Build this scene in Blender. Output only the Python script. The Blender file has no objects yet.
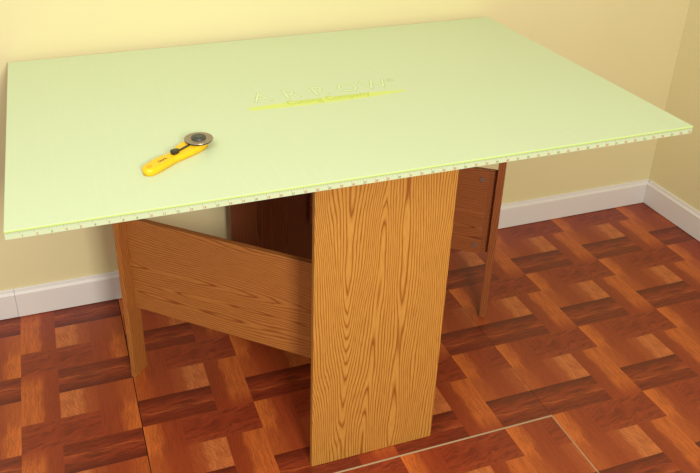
import bpy, bmesh, math, random
from mathutils import Vector, Matrix
random.seed(7)
scene = bpy.context.scene
COL = scene.collection

# ------------------------------------------------------------------ helpers
def srgb(r, g, b):
    f = lambda c: c / 12.92 if c <= .04045 else ((c + .055) / 1.055) ** 2.4
    return (f(r / 255), f(g / 255), f(b / 255), 1)

def new_mat(name, base=None, rough=.5, spec=.5):
    m = bpy.data.materials.new(name); m.use_nodes = True
    b = m.node_tree.nodes['Principled BSDF']
    if base: b.inputs['Base Color'].default_value = base
    b.inputs['Roughness'].default_value = rough
    b.inputs['Specular IOR Level'].default_value = spec
    return m

class N:
    """small node-building helper"""
    def __init__(s, m):
        s.t = m.node_tree; s.b = s.t.nodes['Principled BSDF']
    def n(s, typ, **k):
        x = s.t.nodes.new(typ)
        for a, v in k.items(): setattr(x, a, v)
        return x
    def put(s, sock, v):
        if isinstance(v, bpy.types.NodeSocket): s.t.links.new(v, sock)
        else: sock.default_value = v
    def math(s, op, a, b=None, c=None):
        x = s.n('ShaderNodeMath', operation=op)
        s.put(x.inputs[0], a)
        if b is not None: s.put(x.inputs[1], b)
        if c is not None: s.put(x.inputs[2], c)
        return x.outputs[0]
    def uv(s):
        u = s.n('ShaderNodeUVMap', uv_map='UVMap')
        sp = s.n('ShaderNodeSeparateXYZ'); s.t.links.new(u.outputs[0], sp.inputs[0])
        return sp.outputs[0], sp.outputs[1]
    def vec(s, x, y, z=0.0):
        c = s.n('ShaderNodeCombineXYZ')
        s.put(c.inputs[0], x); s.put(c.inputs[1], y); s.put(c.inputs[2], z)
        return c.outputs[0]
    def noise(s, v, scale, detail=2.0, rough=.5):
        x = s.n('ShaderNodeTexNoise'); s.t.links.new(v, x.inputs['Vector'])
        x.inputs['Scale'].default_value = scale; x.inputs['Detail'].default_value = detail
        x.inputs['Roughness'].default_value = rough
        return x.outputs['Fac']
    def ramp(s, f, stops, interp='LINEAR'):
        x = s.n('ShaderNodeValToRGB'); s.put(x.inputs[0], f)
        e = x.color_ramp; e.interpolation = interp
        while len(e.elements) < len(stops): e.elements.new(.5)
        for el, (p, c) in zip(e.elements, stops): el.position = p; el.color = c
        return x.outputs[0]
    def mix(s, f, a, b, mode='MIX'):
        x = s.n('ShaderNodeMix', data_type='RGBA', blend_type=mode)
        s.put(x.inputs[0], f); s.put(x.inputs[6], a); s.put(x.inputs[7], b)
        return x.outputs[2]
    def bump(s, h, strength=.1, dist=.001):
        x = s.n('ShaderNodeBump'); x.inputs['Strength'].default_value = strength
        x.inputs['Distance'].default_value = dist
        s.put(x.inputs['Height'], h); s.t.links.new(x.outputs[0], s.b.inputs['Normal'])

def link(name, bm, mats, parent=None, smooth=False):
    me = bpy.data.meshes.new(name)
    bmesh.ops.recalc_face_normals(bm, faces=bm.faces[:])
    bm.to_mesh(me); bm.free()
    for m in (mats if isinstance(mats, (list, tuple)) else [mats]): me.materials.append(m)
    if smooth:
        for p in me.polygons: p.use_smooth = True
    o = bpy.data.objects.new(name, me); COL.objects.link(o)
    if parent: o.parent = parent
    return o

def structure(name, bm, mats):
    o = link(name, bm, mats); o['kind'] = 'structure'; return o

def thing(name, label, cat, loc, rz=0):
    o = bpy.data.objects.new(name, None); COL.objects.link(o)
    o.empty_display_size = .05
    o.location = loc; o.rotation_euler = (0, 0, rz)
    o['label'] = label; o['category'] = cat
    return o

def add_box(bm, lo, hi, grain='z', M=None, bevel=0.0, seed=(0, 0), mat=0):
    """box with wood UVs in metres: V runs along the grain axis"""
    r = bmesh.ops.create_cube(bm, size=1)
    vs = r['verts']
    for v in vs:
        v.co = Vector([lo[i] + (v.co[i] + .5) * (hi[i] - lo[i]) for i in range(3)])
    fs = list({f for v in vs for f in v.link_faces})
    if bevel:
        es = list({e for v in vs for e in v.link_edges})
        rr = bmesh.ops.bevel(bm, geom=es, offset=bevel, segments=2, affect='EDGES', profile=.5)
        fs = list(set(rr['faces']) | {f for f in fs if f.is_valid})
        vs = list({v for f in fs for v in f.verts})
        fs = list({f for v in vs for f in v.link_faces})
    uvl = (bm.loops.layers.uv.get('UVMap') or bm.loops.layers.uv.new('UVMap'))
    g = 'xyz'.index(grain)
    for f in fs:
        f.normal_update()
        n = f.normal; a = max(range(3), key=lambda i: abs(n[i]))
        f.material_index = mat
        for l in f.loops:
            c = l.vert.co
            if a == g: o = [i for i in range(3) if i != g]; uv = (c[o[0]] * 1.0 + .3, c[o[1]] * .02)
            else:
                o = [i for i in range(3) if i not in (a, g)][0]
                uv = (c[o] - (lo[o] + hi[o]) / 2 + (.17 if abs(hi[o] - lo[o]) < .03 else 0), c[g] - lo[g])
            l[uvl].uv = (uv[0] + seed[0], uv[1] + seed[1])
    if M is not None: bmesh.ops.transform(bm, matrix=M, verts=vs)
    return vs

def box_obj(name, lo, hi, mat, parent=None, grain='z', M=None, bevel=.0012, seed=(0, 0)):
    bm = bmesh.new(); add_box(bm, lo, hi, grain, M, bevel, seed)
    return link(name, bm, mat, parent)

def add_cyl(bm, c, r, h, seg=40, r2=None, axis='z', bevel=0.0):
    M = Matrix.Translation(Vector(c))
    if axis != 'z': M = M @ axis
    res = bmesh.ops.create_cone(bm, cap_ends=True, segments=seg, radius1=r, radius2=r if r2 is None else r2, depth=h, matrix=M)
    if bevel:
        es = [e for e in {e for v in res['verts'] for e in v.link_edges} if any(len(f.verts) > 4 for f in e.link_faces)]
        bmesh.ops.bevel(bm, geom=es, offset=bevel, segments=3, affect='EDGES')

def add_prism(bm, pts, z0, z1, bevel=0.0, seg=3):
    vs = [bm.verts.new((x, y, z0)) for x, y in pts]
    f = bm.faces.new(vs)
    r = bmesh.ops.extrude_face_region(bm, geom=[f])
    top = [v for v in r['geom'] if isinstance(v, bmesh.types.BMVert)]
    for v in top: v.co.z = z1
    if bevel:
        ts = set(top)
        es = [e for e in bm.edges if (e.verts[0] in ts and e.verts[1] in ts)]
        bmesh.ops.bevel(bm, geom=es, offset=bevel, segments=seg, affect='EDGES', profile=.5)

def smooth_loop(pts, n=6):
    out = []; k = len(pts)
    for i in range(k):
        p0, p1, p2, p3 = (Vector(pts[(i + j) % k]) for j in (-1, 0, 1, 2))
        for s in range(n):
            t = s / n
            out.append(tuple(.5 * ((2 * p1) + (p2 - p0) * t + (2 * p0 - 5 * p1 + 4 * p2 - p3) * t * t + (3 * p1 - p0 - 3 * p2 + p3) * t ** 3)))
    return out

def add_text(bm, s, size, loc, rot=None, align='CENTER', depth=.0002, offset=0.0, mat=0, xs=1.0, spacing=1.0):
    cu = bpy.data.curves.new('lettering', 'FONT'); cu.body = s; cu.size = size
    cu.align_x = align; cu.align_y = 'BOTTOM_BASELINE'; cu.extrude = depth; cu.offset = offset; cu.resolution_u = 3
    cu.space_character = spacing
    o = bpy.data.objects.new('lettering', cu); COL.objects.link(o)
    me = o.to_mesh()
    tmp = bmesh.new(); tmp.from_mesh(me); o.to_mesh_clear()
    M = Matrix.Translation(Vector(loc)) @ (rot or Matrix.Identity(4)) @ Matrix.Diagonal((xs, 1, 1, 1))
    bmesh.ops.transform(tmp, matrix=M, verts=tmp.verts[:])
    for f in tmp.faces: f.material_index = mat
    m2 = bpy.data.meshes.new('lettering'); tmp.to_mesh(m2); tmp.free()
    n0 = len(bm.faces); bm.from_mesh(m2); bm.faces.ensure_lookup_table()
    for f in bm.faces[n0:]: f.material_index = mat
    bpy.data.objects.remove(o); bpy.data.curves.remove(cu); bpy.data.meshes.remove(m2)

# ------------------------------------------------------------------ layout numbers (metres)
# back wall is y=0, right wall is x=0, floor is z=0
TX1 = -.8494; TX0 = TX1 - 1.508; TY1 = -.012; TY0 = TY1 - .933
TOP = .8672; MAT_T = .0045; UNDER = .8493
TC = ((TX0 + TX1) / 2, (TY0 + TY1) / 2)

# ------------------------------------------------------------------ materials
def oak(name, light, mid, dark, ring=110., u1=-.08, u2=.045, slope=9., amp=2.2, rough=.38):
    m = new_mat(name, rough=rough, spec=.45); k = N(m)
    u, v = k.uv()
    fine = k.noise(k.vec(k.math('MULTIPLY', u, 6.), k.math('MULTIPLY', v, 2.0)), 2.6, 2, .5)
    uu = k.math('ADD', u, k.math('MULTIPLY', k.math('SUBTRACT', fine, .5), .011))
    # two hearts side by side in the veneer: one gives nested arches, the other long ovals
    def heart(c, e):
        d = k.math('SUBTRACT', uu, c)
        return k.math('SQRT', k.math('ADD', k.math('MULTIPLY', d, d), e * e))
    d1 = k.math('SUBTRACT', heart(u1, .010), k.math('MULTIPLY', v, slope / ring))
    d2 = heart(u2, .012)
    d1 = k.math('ADD', d1, .35 * slope / ring)
    r = k.math('SMOOTH_MIN', d1, d2, .03)
    wander = k.noise(k.vec(k.math('MULTIPLY', u, 8.), k.math('MULTIPLY', v, 1.7)), 1.6, 1, .4)
    r = k.math('ADD', k.math('MULTIPLY', r, ring / 95.), k.math('MULTIPLY', wander, amp / 95.))
    ring = 95.
    jag = k.noise(k.vec(k.math('MULTIPLY', u, 200.), k.math('MULTIPLY', v, 9.)), 1.0, 2, .6)
    ph = k.math('ADD', k.math('MULTIPLY', r, ring), k.math('MULTIPLY', jag, .42))
    fr = k.math('FRACT', ph)
    pores = k.noise(k.vec(k.math('MULTIPLY', u, 700.), k.math('MULTIPLY', v, 22.)), 1.0, 2, .6)
    c = k.ramp(fr, [(0, mid), (.22, light), (.60, light), (.74, mid), (.86, dark), (.95, dark), (1, mid)])
    pf = k.ramp(pores, [(.42, (0, 0, 0, 1)), (.70, (1, 1, 1, 1))])
    c = k.mix(k.math('MULTIPLY', pf, .45), c, dark)
    big = k.noise(k.vec(k.math('MULTIPLY', u, 6.), k.math('MULTIPLY', v, 1.5)), 1.5, 2)
    c = k.mix(k.math('MULTIPLY', big, .30), c, mid)
    k.put(k.b.inputs['Base Color'], c)
    k.bump(pores, .06, .0006)
    return m

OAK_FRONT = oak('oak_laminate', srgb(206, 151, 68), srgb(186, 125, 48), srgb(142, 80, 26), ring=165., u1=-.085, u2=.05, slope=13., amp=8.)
OAK_GATE = oak('oak_laminate_gate', srgb(186, 122, 58), srgb(170, 104, 44), srgb(132, 72, 30), ring=150., u1=.05, u2=-.04, slope=6., amp=7.)  # same laminate as the front panel, warm floor bounce put into its redder tone
OAK_RIGHT_SHADED = oak('oak_laminate_gate_shaded', srgb(166, 98, 52), srgb(150, 84, 40), srgb(118, 60, 28), ring=150., u1=.05, u2=-.04, slope=6., amp=7.)  # same wood as the left gate, colour darkened for shade under the top
OAK_SHADED = oak('oak_laminate_shaded', srgb(128, 74, 40), srgb(114, 64, 33), srgb(92, 48, 25), ring=150., u1=.06, u2=-.03, slope=4., amp=4.)  # same oak again, the back panel's shade painted into a darker colour

def paint(name, c, rough=.6, n=.02):
    m = new_mat(name, rough=rough, spec=.35); k = N(m)
    tc = k.n('ShaderNodeTexCoord')
    f = k.noise(tc.outputs['Object'], 2.5, 3)
    d = tuple(x * (1 - n * 3) for x in c[:3]) + (1,)
    k.put(k.b.inputs['Base Color'], k.mix(f, c, d))
    g = k.noise(tc.outputs['Object'], 320, 2)
    k.bump(g, .05, .0006)
    return m
WALL = paint('yellow_wall_paint', srgb(230, 219, 166), .55)
TRIM = paint('white_trim_paint', srgb(230, 225, 215), .4, .01)

# ------------------------------------------------------------------ floor: parquet-look laminate
def plank(name, stops, grain_dark, gs=(60., 7.), amount=.5, figure=0.0, wave=.10, hl=None, diag=0.0, vfade=None):
    m = new_mat(name, rough=.34, spec=.45); k = N(m)
    u, v = k.uv()          # u 0..1 across, v 0..2 along the plank
    w = k.noise(k.vec(k.math('MULTIPLY', u, 1.2), k.math('MULTIPLY', v, 1.1)), 2.2, 3, .5)
    us = k.math('ADD', u, k.math('MULTIPLY', k.math('SUBTRACT', w, .5), wave * 2))
    c = k.ramp(us, stops)
    gu = k.math('ADD', us, k.math('MULTIPLY', v, diag))
    g = k.noise(k.vec(k.math('MULTIPLY', gu, gs[0] / 4), k.math('MULTIPLY', v, gs[1] / 4)), 1.0, 4, .62)
    gf = k.ramp(g, [(.44, (0, 0, 0, 1)), (.62, (1, 1, 1, 1))])
    c = k.mix(k.math('MULTIPLY', gf, amount), c, grain_dark)
    if figure:
        wv = k.math('SINE', k.math('MULTIPLY', k.math('ADD', gu, k.math('MULTIPLY', w, .5)), 46.))
        wf = k.ramp(wv, [(.25, (0, 0, 0, 1)), (.95, (1, 1, 1, 1))])
        c = k.mix(k.math('MULTIPLY', wf, figure), c, grain_dark)
    if vfade:
        fv = k.ramp(k.math('MULTIPLY', k.math('ADD', v, k.math('MULTIPLY', k.math('SUBTRACT', w, .5), .5)), .5), [(vfade[0], (0, 0, 0, 1)), (vfade[1], (1, 1, 1, 1))])
        c = k.mix(k.math('MULTIPLY', fv, vfade[3]), c, vfade[2])
    # short dark pores along the grain
    pr = k.noise(k.vec(k.math('MULTIPLY', u, 46.), k.math('MULTIPLY', v, 7.)), 1.0, 3, .7)
    c = k.mix(k.math('MULTIPLY', k.ramp(pr, [(.56, (0, 0, 0, 1)), (.70, (1, 1, 1, 1))]), .5), c, DKB)
    k.put(k.b.inputs['Base Color'], c)
    k.put(k.b.inputs['Roughness'], k.math('ADD', .30, k.math('MULTIPLY', g, .12)))
    return m

S = srgb
DKB = S(86, 30, 14)

P_LEFT = plank('parquet_orange_to_brown', [(0, S(208, 110, 46)), (.30, S(196, 100, 42)), (.52, S(156, 66, 30)), (1, S(146, 58, 28))], S(112, 42, 20), gs=(90., 6.), amount=.5, vfade=(.42, .62, S(152, 66, 30), .6))
P_RIGHT = plank('parquet_brown_to_orange', [(0, S(142, 56, 26)), (.36, S(152, 64, 28)), (.52, S(196, 100, 42)), (1, S(192, 97, 41))], S(118, 46, 22), gs=(90., 6.), amount=.5, vfade=(.72, .98, S(148, 58, 27), .8))
P_ABOVE = plank('parquet_reddish', [(0, S(154, 63, 31)), (.5, S(142, 54, 27)), (1, S(156, 66, 32))], S(100, 35, 18), gs=(60., 8.), amount=.7, diag=.25, wave=.2)
P_BELOW = plank('parquet_dark_striped', [(0, S(98, 34, 18)), (.16, S(122, 46, 23)), (.30, S(146, 58, 29)), (.50, S(148, 60, 30)), (.58, S(176, 82, 40)), (.66, S(136, 52, 26)), (1, S(122, 46, 23))], S(72, 23, 12), gs=(90., 5.), amount=.72, wave=.1)
P_CENTRE = plank('parquet_tan', [(0, S(160, 70, 33)), (.30, S(168, 80, 38)), (.48, S(200, 114, 60)), (1, S(198, 110, 56))], S(136, 62, 30), gs=(70., 12.), amount=.5, figure=.25, diag=-.35, wave=.12)
GAP = new_mat('seam_dust', srgb(190, 164, 126), .9, .1)
DARKGAP = new_mat('seam_dark', srgb(50, 20, 12), .9, .1)
FLOOR_MATS = [P_LEFT, P_RIGHT, P_ABOVE, P_BELOW, P_CENTRE, GAP, DARKGAP]

def build_floor():
    bm = bmesh.new(); uvl = (bm.loops.layers.uv.get('UVMap') or bm.loops.layers.uv.new('UVMap'))
    U = .1025
    XW = .008
    def quad(x0, x1, y0, y1, z, mi, uvs=None):
        vs = [bm.verts.new(p) for p in ((x0, y0, z), (x1, y0, z), (x1, y1, z), (x0, y1, z))]
        f = bm.faces.new(vs); f.material_index = mi
        for l in f.loops:
            x, y, _ = l.vert.co
            l[uvl].uv = uvs(x, y) if uvs else (x, y)
    def lay(bx0, bx1, by0, by1, ox, oy, ux, flip):
        """pinwheels of side 3 cells; (ox, oy) is the upper-left corner of one of them"""
        P = 3 * ux; Q = 3 * U
        i0 = math.floor((bx0 - ox) / P) - 1; i1 = math.ceil((bx1 - ox) / P) + 1
        j0 = math.floor((oy - by1) / Q) - 1; j1 = math.ceil((oy - by0) / Q) + 1
        # cells: (col0, row0, cols, rows, material, vertical)
        motif = [(0, 0, 1, 2, 0, True), (1, 0, 2, 1, 2, False), (2, 1, 1, 2, 1, True), (0, 2, 2, 1, 3, False), (1, 1, 1, 1, 4, True)]
        for i in range(i0, i1 + 1):
            for j in range(j0, j1 + 1):
                for (c, r, w, h, mi, vert) in motif:
                    if flip: c, r = 3 - c - w, 3 - r - h
                    X0 = ox + i * P + c * ux; X1 = X0 + w * ux
                    Y1 = oy - j * Q - r * U; Y0 = Y1 - h * U
                    x0, x1, y0, y1 = max(X0, bx0), min(X1, bx1), max(Y0, by0), min(Y1, by1)
                    if x1 - x0 < 1e-4 or y1 - y0 < 1e-4: continue
                    L = 2.0 if max(w, h) == 2 else 1.0
                    sd = mi * 5.0 + random.choice((0, 0, 0, 7.3)) * 0
                    def uvs(x, y):
                        a = (x - X0) / (X1 - X0); b = (Y1 - y) / (Y1 - Y0)   # a left->right, b top->bottom
                        if flip: a, b = 1 - a, 1 - b
                        return (a, b * L) if vert else (b, a * L)
                    quad(x0, x1, y0, y1, 0, mi, uvs)
    y0 = .01
    # boards: left (laid the other way round), middle, right; split again at the joint in front of the table
    sx1, sx2, sy = -2.146, -1.058, -.9125
    g = .0012
    lay(-3.4, sx1 - g, -2.9, .008, sx1 - .3127 * 4, y0, .3127 / 3, True)
    lay(sx1 + g, sx2 - g * .4, sy + .0012, .008, sx1, y0, .3127 / 3, False)
    lay(sx1 + g, sx2 - .0022, -2.9, sy - .0042, sx1, y0, .3127 / 3, False)
    lay(sx2 + g * .4, XW, sy, .008, sx2, y0, .3065 / 3, False)
    lay(sx2 + .0010, XW, -2.9, sy, sx2, y0, .3065 / 3, False)
    # what shows in the joints, just below the boards
    quad(sx1 - .004, sx1 + .004, -2.9, .008, -.0015, 6)
    quad(sx2 - .004, sx2 + .004, sy, .008, -.0015, 6)
    quad(sx1 + .004, sx2 + .004, sy - .006, sy + .006, -.0012, 5)
    quad(sx2 - .004, sx2 + .004, -2.9, sy - .006, -.0012, 5)
    o = structure('floor', bm, FLOOR_MATS)
    return o
build_floor()

# ------------------------------------------------------------------ walls and baseboards
WY = .012   # the wall faces stand back behind the baseboards by their thickness
bm = bmesh.new(); add_box(bm, (-3.4, WY, -.02), (.14, .14, 2.6)); structure('wall_back', bm, WALL)
bm = bmesh.new(); add_box(bm, (WY, -2.9, -.02), (.14, WY - .0005, 2.6)); structure('wall_right', bm, WALL)

PROFILE = [(0, 0.0025), (.012, .0025), (.012, .082), (.0115, .0835), (.0135, .0850), (.0135, .0890), (.0105, .0925), (.0078, .0965), (.0068, .1010), (.0062, .1050), (.0045, .1064), (0, .1064)]
def baseboard(name, a, b, normal, splits=()):
    bm = bmesh.new()
    a = Vector(a); b = Vector(b); n = Vector(normal); d = (b - a).normalized()
    stations = [(0, 0, 0)]; L = (b - a).length
    segs = []; last = 0
    for s in splits: segs.append((last, s - .0005)); last = s + .0005
    segs.append((last, L))
    for k, (s0, s1) in enumerate(segs):
        off = -.0008 * (k % 2 == 0 and len(segs) > 1)
        r0 = [bm.verts.new(a + d * s0 + n * max(p[0] + (off if p[0] else 0), 0) + Vector((0, 0, p[1]))) for p in PROFILE]
        r1 = [bm.verts.new(a + d * s1 + n * max(p[0] + (off if p[0] else 0), 0) + Vector((0, 0, p[1]))) for p in PROFILE]
        for i in range(len(PROFILE)):
            j = (i + 1) % len(PROFILE)
            bm.faces.new((r0[i], r0[j], r1[j], r1[i]))
        bm.faces.new(r0); bm.faces.new(r1[::-1])
    return structure(name, bm, TRIM)
baseboard('baseboard_back', (-3.4, WY - .0004, 0), (WY - .0004, WY - .0004, 0), (0, -1, 0), splits=(.937,))
baseboard('baseboard_right', (WY - .0004, WY - .0138, 0), (WY - .0004, -2.9, 0), (-1, 0, 0))

# ------------------------------------------------------------------ the folding table
TABLE = thing('folding_cutting_table', 'oak-look gate-leg folding table with drop leaves, standing against the yellow wall', 'table', (TC[0], TC[1], 0))
def tp(name, lo, hi, mat, grain, parent=TABLE, seed=(0, 0), bevel=.0012):
    M = Matrix.Translation((-TC[0], -TC[1], 0))
    return box_obj(name, lo, hi, mat, parent, grain, M, bevel, seed)
PX0, PX1 = -1.7514, -1.4135
BT = .016
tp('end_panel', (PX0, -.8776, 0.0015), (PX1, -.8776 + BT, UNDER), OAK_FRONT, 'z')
tp('end_panel', (PX0 - .014, -.0900, 0.0015), (PX1 + .0, -.0740, UNDER), OAK_SHADED, 'z', seed=(.05, .3))
tp('centre_board', (-1.592, -.8776 + BT, .80), (-1.592 + BT, -.0900, UNDER), OAK_SHADED, 'y', seed=(.2, .6))
# top: fixed strip and two drop leaves
i = .0016
TT = TOP - MAT_T
tp('top_panel', (PX0 - .004, TY0 + i, UNDER), (PX1 + .004, TY1 - i, TT), OAK_SHADED, 'y')
tp('drop_leaf', (TX0 + i, TY0 + i, UNDER), (PX0 - .006, TY1 - i, TT), OAK_SHADED, 'y', seed=(.4, .1))
tp('drop_leaf', (PX1 + .006, TY0 + i, UNDER), (TX1 - i, TY1 - i, TT), OAK_SHADED, 'y', seed=(.1, .4))

TAPE = new_mat('ruler_tape_pale_green', srgb(200, 214, 172), .45, .4)
INK = new_mat('ruler_ink_olive', srgb(156, 164, 122), .6, .3)
INK_RED = new_mat('ruler_ink_brown', srgb(192, 148, 116), .6, .3)
# printed ruler strip stuck round the edge of the top
bm = bmesh.new()
z0, z1 = UNDER - .0005, TT - .0002
def ring(a, b):
    add_box(bm, a, b)
ring((TX0, TY0, z0), (TX1, TY0 + i - .0002, z1))
ring((TX0, TY1 - i + .0002, z0), (TX1, TY1, z1))
ring((TX0, TY0 + i, z0), (TX0 + i - .0002, TY1 - i, z1))
ring((TX1 - i + .0002, TY0 + i, z0), (TX1, TY1 - i, z1))
bmesh.ops.translate(bm, vec=(-TC[0], -TC[1], 0), verts=bm.verts[:])
tape = link('ruler_tape', bm, TAPE, TABLE); tape['label'] = 'pale green printed inch ruler strip round the table edge'
bm = bmesh.new()
RX = Matrix.Rotation(math.pi / 2, 4, 'X')
IN = .0254
def tick(x, zz0, zz1, w, side):
    if side == 'f': add_box(bm, (TX0 + x - w / 2, TY0 - .0004, zz0), (TX0 + x + w / 2, TY0 + .0003, zz1))
    if side == 'l': add_box(bm, (TX0 - .0004, TY1 - x - w / 2, zz0), (TX0 + .0003, TY1 - x + w / 2, zz1))
    if side == 'r': add_box(bm, (TX1 - .0003, TY0 + x - w / 2, zz0), (TX1 + .0004, TY0 + x + w / 2, zz1))
for side, n in (('f', 59), ('l', 36), ('r', 36)):
    for q in range(1, n * 8 + 3):
        h = .0055 if q % 8 == 0 else (.0042 if q % 4 == 0 else (.0032 if q % 2 == 0 else .0022))
        tick(q * IN / 8, z1 - h, z1 - .0002, .0008 if q % 8 == 0 else .0005, side)
    for q in range(1, n + 1):
        x = q * IN + .004; mi = 1 if q % 3 else 0
        if side == 'f': add_text(bm, str(q), 0.0070, (TX0 + x, TY0 - .0002, z0 + .0016), RX, depth=.0002, offset=.0003, mat=mi)
        if side == 'l': add_text(bm, str(q), 0.0070, (TX0 - .0002, TY1 - x, z0 + .0016), Matrix.Rotation(-math.pi / 2, 4, 'Z') @ RX, depth=.0002, offset=.0003, mat=mi)
        if side == 'r': add_text(bm, str(q), 0.0070, (TX1 + .0002, TY0 + x, z0 + .0016), Matrix.Rotation(math.pi / 2, 4, 'Z') @ RX, depth=.0002, offset=.0003, mat=mi)
bmesh.ops.translate(bm, vec=(-TC[0], -TC[1], 0), verts=bm.verts[:])
link('ruler_markings', bm, [INK, INK_RED], tape)

# gates: a wide board hinged to the body, with an upright leg board across its outer end
STEEL = new_mat('dull_steel', srgb(150, 120, 100), .5, .5); STEEL.node_tree.nodes['Principled BSDF'].inputs['Metallic'].default_value = .6
def gate(hinge, foot, z0, z1, mat, leg_off, leg_w, y0, recess, lt=BT):
    """local frame: x runs from hinge to leg, y to the left of that"""
    hx, hy = hinge; fx, fy = foot
    ang = math.atan2(fy - hy, fx - hx); L = math.hypot(fx - hx, fy - hy)
    M = Matrix.Translation((hx - TC[0], hy - TC[1], 0)) @ Matrix.Rotation(ang, 4, 'Z')
    bm = bmesh.new()
    add_box(bm, (0, y0, z0), (L - recess, y0 + BT, z1), 'x', None, .0012, (.05, .2))
    if recess: add_box(bm, (L - .06, BT - .001, z0), (L, BT + .008, z1 - .004), 'x', None, .001, (.3, .1))
    bmesh.ops.transform(bm, matrix=M, verts=bm.verts[:])
    a = link('gate_apron', bm, mat, TABLE)
    lg = box_obj('leg', (L, leg_off, .0015), (L + lt, leg_off + leg_w, UNDER - .0006), mat, a, 'z', M, .0012, (.15, .4))
    return a, M, L
# left gate
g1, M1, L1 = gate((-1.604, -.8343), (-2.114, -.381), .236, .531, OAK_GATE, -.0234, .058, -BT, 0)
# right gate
g2, M2, L2 = gate((-1.500, -.1080), (-1.028, -.456), .238, .533, OAK_RIGHT_SHADED, -.008, .05, 0, .022, .021)
for zz, dx in ((.268, .042), (.500, .042)):
    bm = bmesh.new(); add_cyl(bm, (L2 - dx, -.001, zz), .0085, .003, 24, axis=RX, bevel=.0006)
    bmesh.ops.transform(bm, matrix=M2, verts=bm.verts[:])
    c = link('bolt_cover', bm, STEEL, g2)

# ------------------------------------------------------------------ the cutting mat on top
def mat_material():
    m = new_mat('cutting_mat_pale_green', rough=.36, spec=.5); k = N(m)
    tc = k.n('ShaderNodeTexCoord'); sp = k.n('ShaderNodeSeparateXYZ'); k.t.links.new(tc.outputs['Object'], sp.inputs[0])
    def grid(c, per, w):
        f = k.math('FRACT', k.math('ADD', k.math('DIVIDE', c, per), 100.5))
        return k.math('LESS_THAN', k.math('ABSOLUTE', k.math('SUBTRACT', f, .5)), w / per / 2)
    g = k.math('MAXIMUM', grid(sp.outputs[0], IN, .0012), grid(sp.outputs[1], IN, .0012))
    n = k.noise(tc.outputs['Object'], 1.6, 2)
    st = k.noise(k.vec(k.math('MULTIPLY', sp.outputs[0], 160.), k.math('MULTIPLY', sp.outputs[1], 6.)), 1.0, 2)
    c = k.mix(n, srgb(204, 219, 180), srgb(200, 216, 173))
    c = k.mix(k.math('MULTIPLY', st, .12), c, srgb(222, 232, 186))
    c = k.mix(k.math('MULTIPLY', g, .10), c, srgb(232, 240, 170))
    k.put(k.b.inputs['Base Color'], c)
    return m
MAT = mat_material()
LIME = new_mat('cutting_mat_lime_edge', srgb(196, 224, 122), .45, .4)
bm = bmesh.new()
add_box(bm, (TX0 - .0006, TY0 - .0012, TT + .0001), (TX1 + .0006, TY1, TOP), bevel=.0012)
for f in bm.faces:
    f.normal_update(); f.material_index = 0 if f.normal.z > .9 else 1
bmesh.ops.translate(bm, vec=(-TC[0], -TC[1], -TT), verts=bm.verts[:])
cm = link('cutting_mat', bm, [MAT, LIME]); cm.location = (TC[0], TC[1], TT)
cm['label'] = 'large pale green cutting mat covering the whole table top'; cm['category'] = 'cutting mat'
zt = MAT_T + .0001
PALE = new_mat('print_pale_green', srgb(222, 234, 190), .4, .4)
SHADE = new_mat('print_soft_green', srgb(180, 204, 136), .4, .4)
YEL = new_mat('print_lime_yellow', srgb(212, 226, 122), .4, .4)
YELT = new_mat('print_lime_darker', srgb(194, 210, 92), .4, .4)
lx = [-1.757, -1.680, -1.604, -1.526, -1.450]
for ch, x in zip('ARROW', lx):
    bm = bmesh.new()
    add_text(bm, ch, .082, (x - TC[0], -.502 - TC[1], zt), depth=.00005, offset=.0016, mat=1, xs=.85)
    add_text(bm, ch, .082, (x - TC[0], -.502 - TC[1], zt + .00012), depth=.00005, offset=-.0012, mat=0, xs=.85)
    link('printed_letter', bm, [PALE, SHADE], cm)
bm = bmesh.new()
add_text(bm, '\u00ae', .03, (-1.400 - TC[0], -.470 - TC[1], zt), depth=.00005, mat=1)
link('printed_mark', bm, [PALE, SHADE], cm)
bm = bmesh.new()
pts = [(-1.804, -.549), (-1.70, -.555), (-1.60, -.556), (-1.50, -.553), (-1.392, -.543), (-1.392, -.532), (-1.50, -.524), (-1.60, -.522), (-1.70, -.524), (-1.802, -.529)]
add_prism(bm, [(x - TC[0], y - TC[1]) for x, y in pts], zt - .00015, zt)
for f in bm.faces: f.material_index = 0
add_text(bm, 'Cutting Company', .036, (-1.597 - TC[0], -.541 - TC[1], zt + .0002), depth=.00008, offset=.0006, mat=1, xs=.85)
link('printed_underline', bm, [YEL, YELT], cm)

# ------------------------------------------------------------------ rotary cutter lying on the mat
YELLOW = new_mat('yellow_plastic', srgb(246, 196, 16), .32, .5)
BLACK = new_mat('black_plastic', srgb(44, 38, 30), .4, .5)
HUB = new_mat('dark_grey_green_nut', srgb(66, 70, 60), .45, .5)
BLADE = new_mat('grey_steel_blade', srgb(150, 136, 116), .35, .5); BLADE.node_tree.nodes['Principled BSDF'].inputs['Metallic'].default_value = .55
ca = math.radians(36.5)
CUT = thing('rotary_cutter', 'yellow-handled rotary cutter with round grey blade, lying on the green mat', 'rotary cutter', (-2.088, -.806, TOP + .0002), ca)
out = [(-.004, -.004), (0.000, .010), (.014, .0175), (.045, .0165), (.078, .0160), (.100, .0200), (.116, .0270), (.138, .0300), (.158, .0250), (.176, .0080), (.180, -.006), (.166, -.0150), (.140, -.0190), (.105, -.0165), (.075, -.0135), (.045, -.0150), (.016, -.0165), (.002, -.013)]
bm = bmesh.new(); add_prism(bm, smooth_loop(out, 5), 0, .0145, .005, 4)
h = link('handle', bm, YELLOW, CUT, True)
bm = bmesh.new(); add_text(bm, 'OLFA', .0092, (.048, -.0035, .0145), depth=.0002, offset=.0003, xs=1.1)
link('brand_lettering', bm, BLACK, h)
bm = bmesh.new(); add_prism(bm, smooth_loop([(.004, -.002), (.010, .006), (.018, .0), (.010, -.006)], 5), .0143, .0150, .0003, 1)
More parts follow.
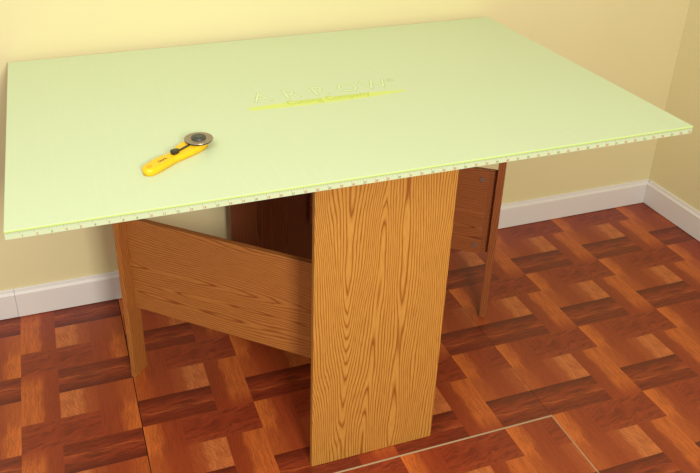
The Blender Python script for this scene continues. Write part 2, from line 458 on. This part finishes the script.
hh = link('hang_hole_dimple', bm, new_mat('yellow_shadow_plastic', srgb(226, 170, 12), .4), h)
DC = (.163, .004)
bm = bmesh.new(); add_cyl(bm, (DC[0] - .0008, DC[1] - .0006, .0166), .0300, .0030, 48, bevel=.0008); link('blade_guard', bm, BLACK, CUT, False)
bm = bmesh.new(); add_cyl(bm, (DC[0], DC[1], .0189), .0315, .0014, 72, r2=.0308); link('blade', bm, BLADE, CUT)
bm = bmesh.new(); add_cyl(bm, (DC[0], DC[1], .0218), .0165, .0042, 40, r2=.0150, bevel=.0008)
add_cyl(bm, (DC[0], DC[1], .0243), .0110, .0018, 32, bevel=.0005)
link('hub_nut', bm, HUB, CUT)
bm = bmesh.new()
add_prism(bm, [(.085, -.0015), (.085, .0035), (.150, .0060), (.150, .001)], .0146, .0168, .0004, 1)
add_prism(bm, smooth_loop([(.078, -.005), (.078, .006), (.084, .008), (.096, .002), (.092, -.005)], 2), .0146, .0225, .001, 2)
link('release_slider', bm, BLACK, CUT)

# ------------------------------------------------------------------ light
world = bpy.data.worlds.new('room_light'); scene.world = world; world.use_nodes = True
bg = world.node_tree.nodes['Background']; bg.inputs[0].default_value = (1.0, .97, .93, 1); bg.inputs[1].default_value = .5
def area(name, loc, target, size, power, color):
    l = bpy.data.lights.new(name, 'AREA'); l.shape = 'SQUARE'; l.size = size; l.energy = power; l.color = color
    o = bpy.data.objects.new(name, l); COL.objects.link(o); o.location = loc
    o.rotation_euler = (Vector(target) - Vector(loc)).to_track_quat('-Z', 'Y').to_euler()
    return o
area('softbox_lamp', (-1.82, -3.3, 1.95), (-1.6, -.4, .6), .5, 60, (1.0, .97, .92))
area('overhead_fill', (-2.7, -1.7, 2.7), (-1.6, -.5, .7), 1.8, 25, (1.0, .97, .92))  # added unseen fill light, set to the left to brighten the right wall

# ------------------------------------------------------------------ camera
cam = bpy.data.cameras.new('camera'); co = bpy.data.objects.new('camera', cam); COL.objects.link(co)
cam.sensor_width = 36; cam.lens = 778.58 / 700 * 36
cam.shift_x = 42.87 / 700; cam.shift_y = -66.67 / 700
cam.clip_start = .02
co.location = (-2.22192, -2.22723, 1.59881)
co.rotation_euler = (1.094369, -.005733, -.320753)
scene.camera = co
vs = scene.view_settings
vs.view_transform = 'Standard'; vs.look = 'None'; vs.gamma = 1; vs.use_curve_mapping = False; vs.exposure = 0.0
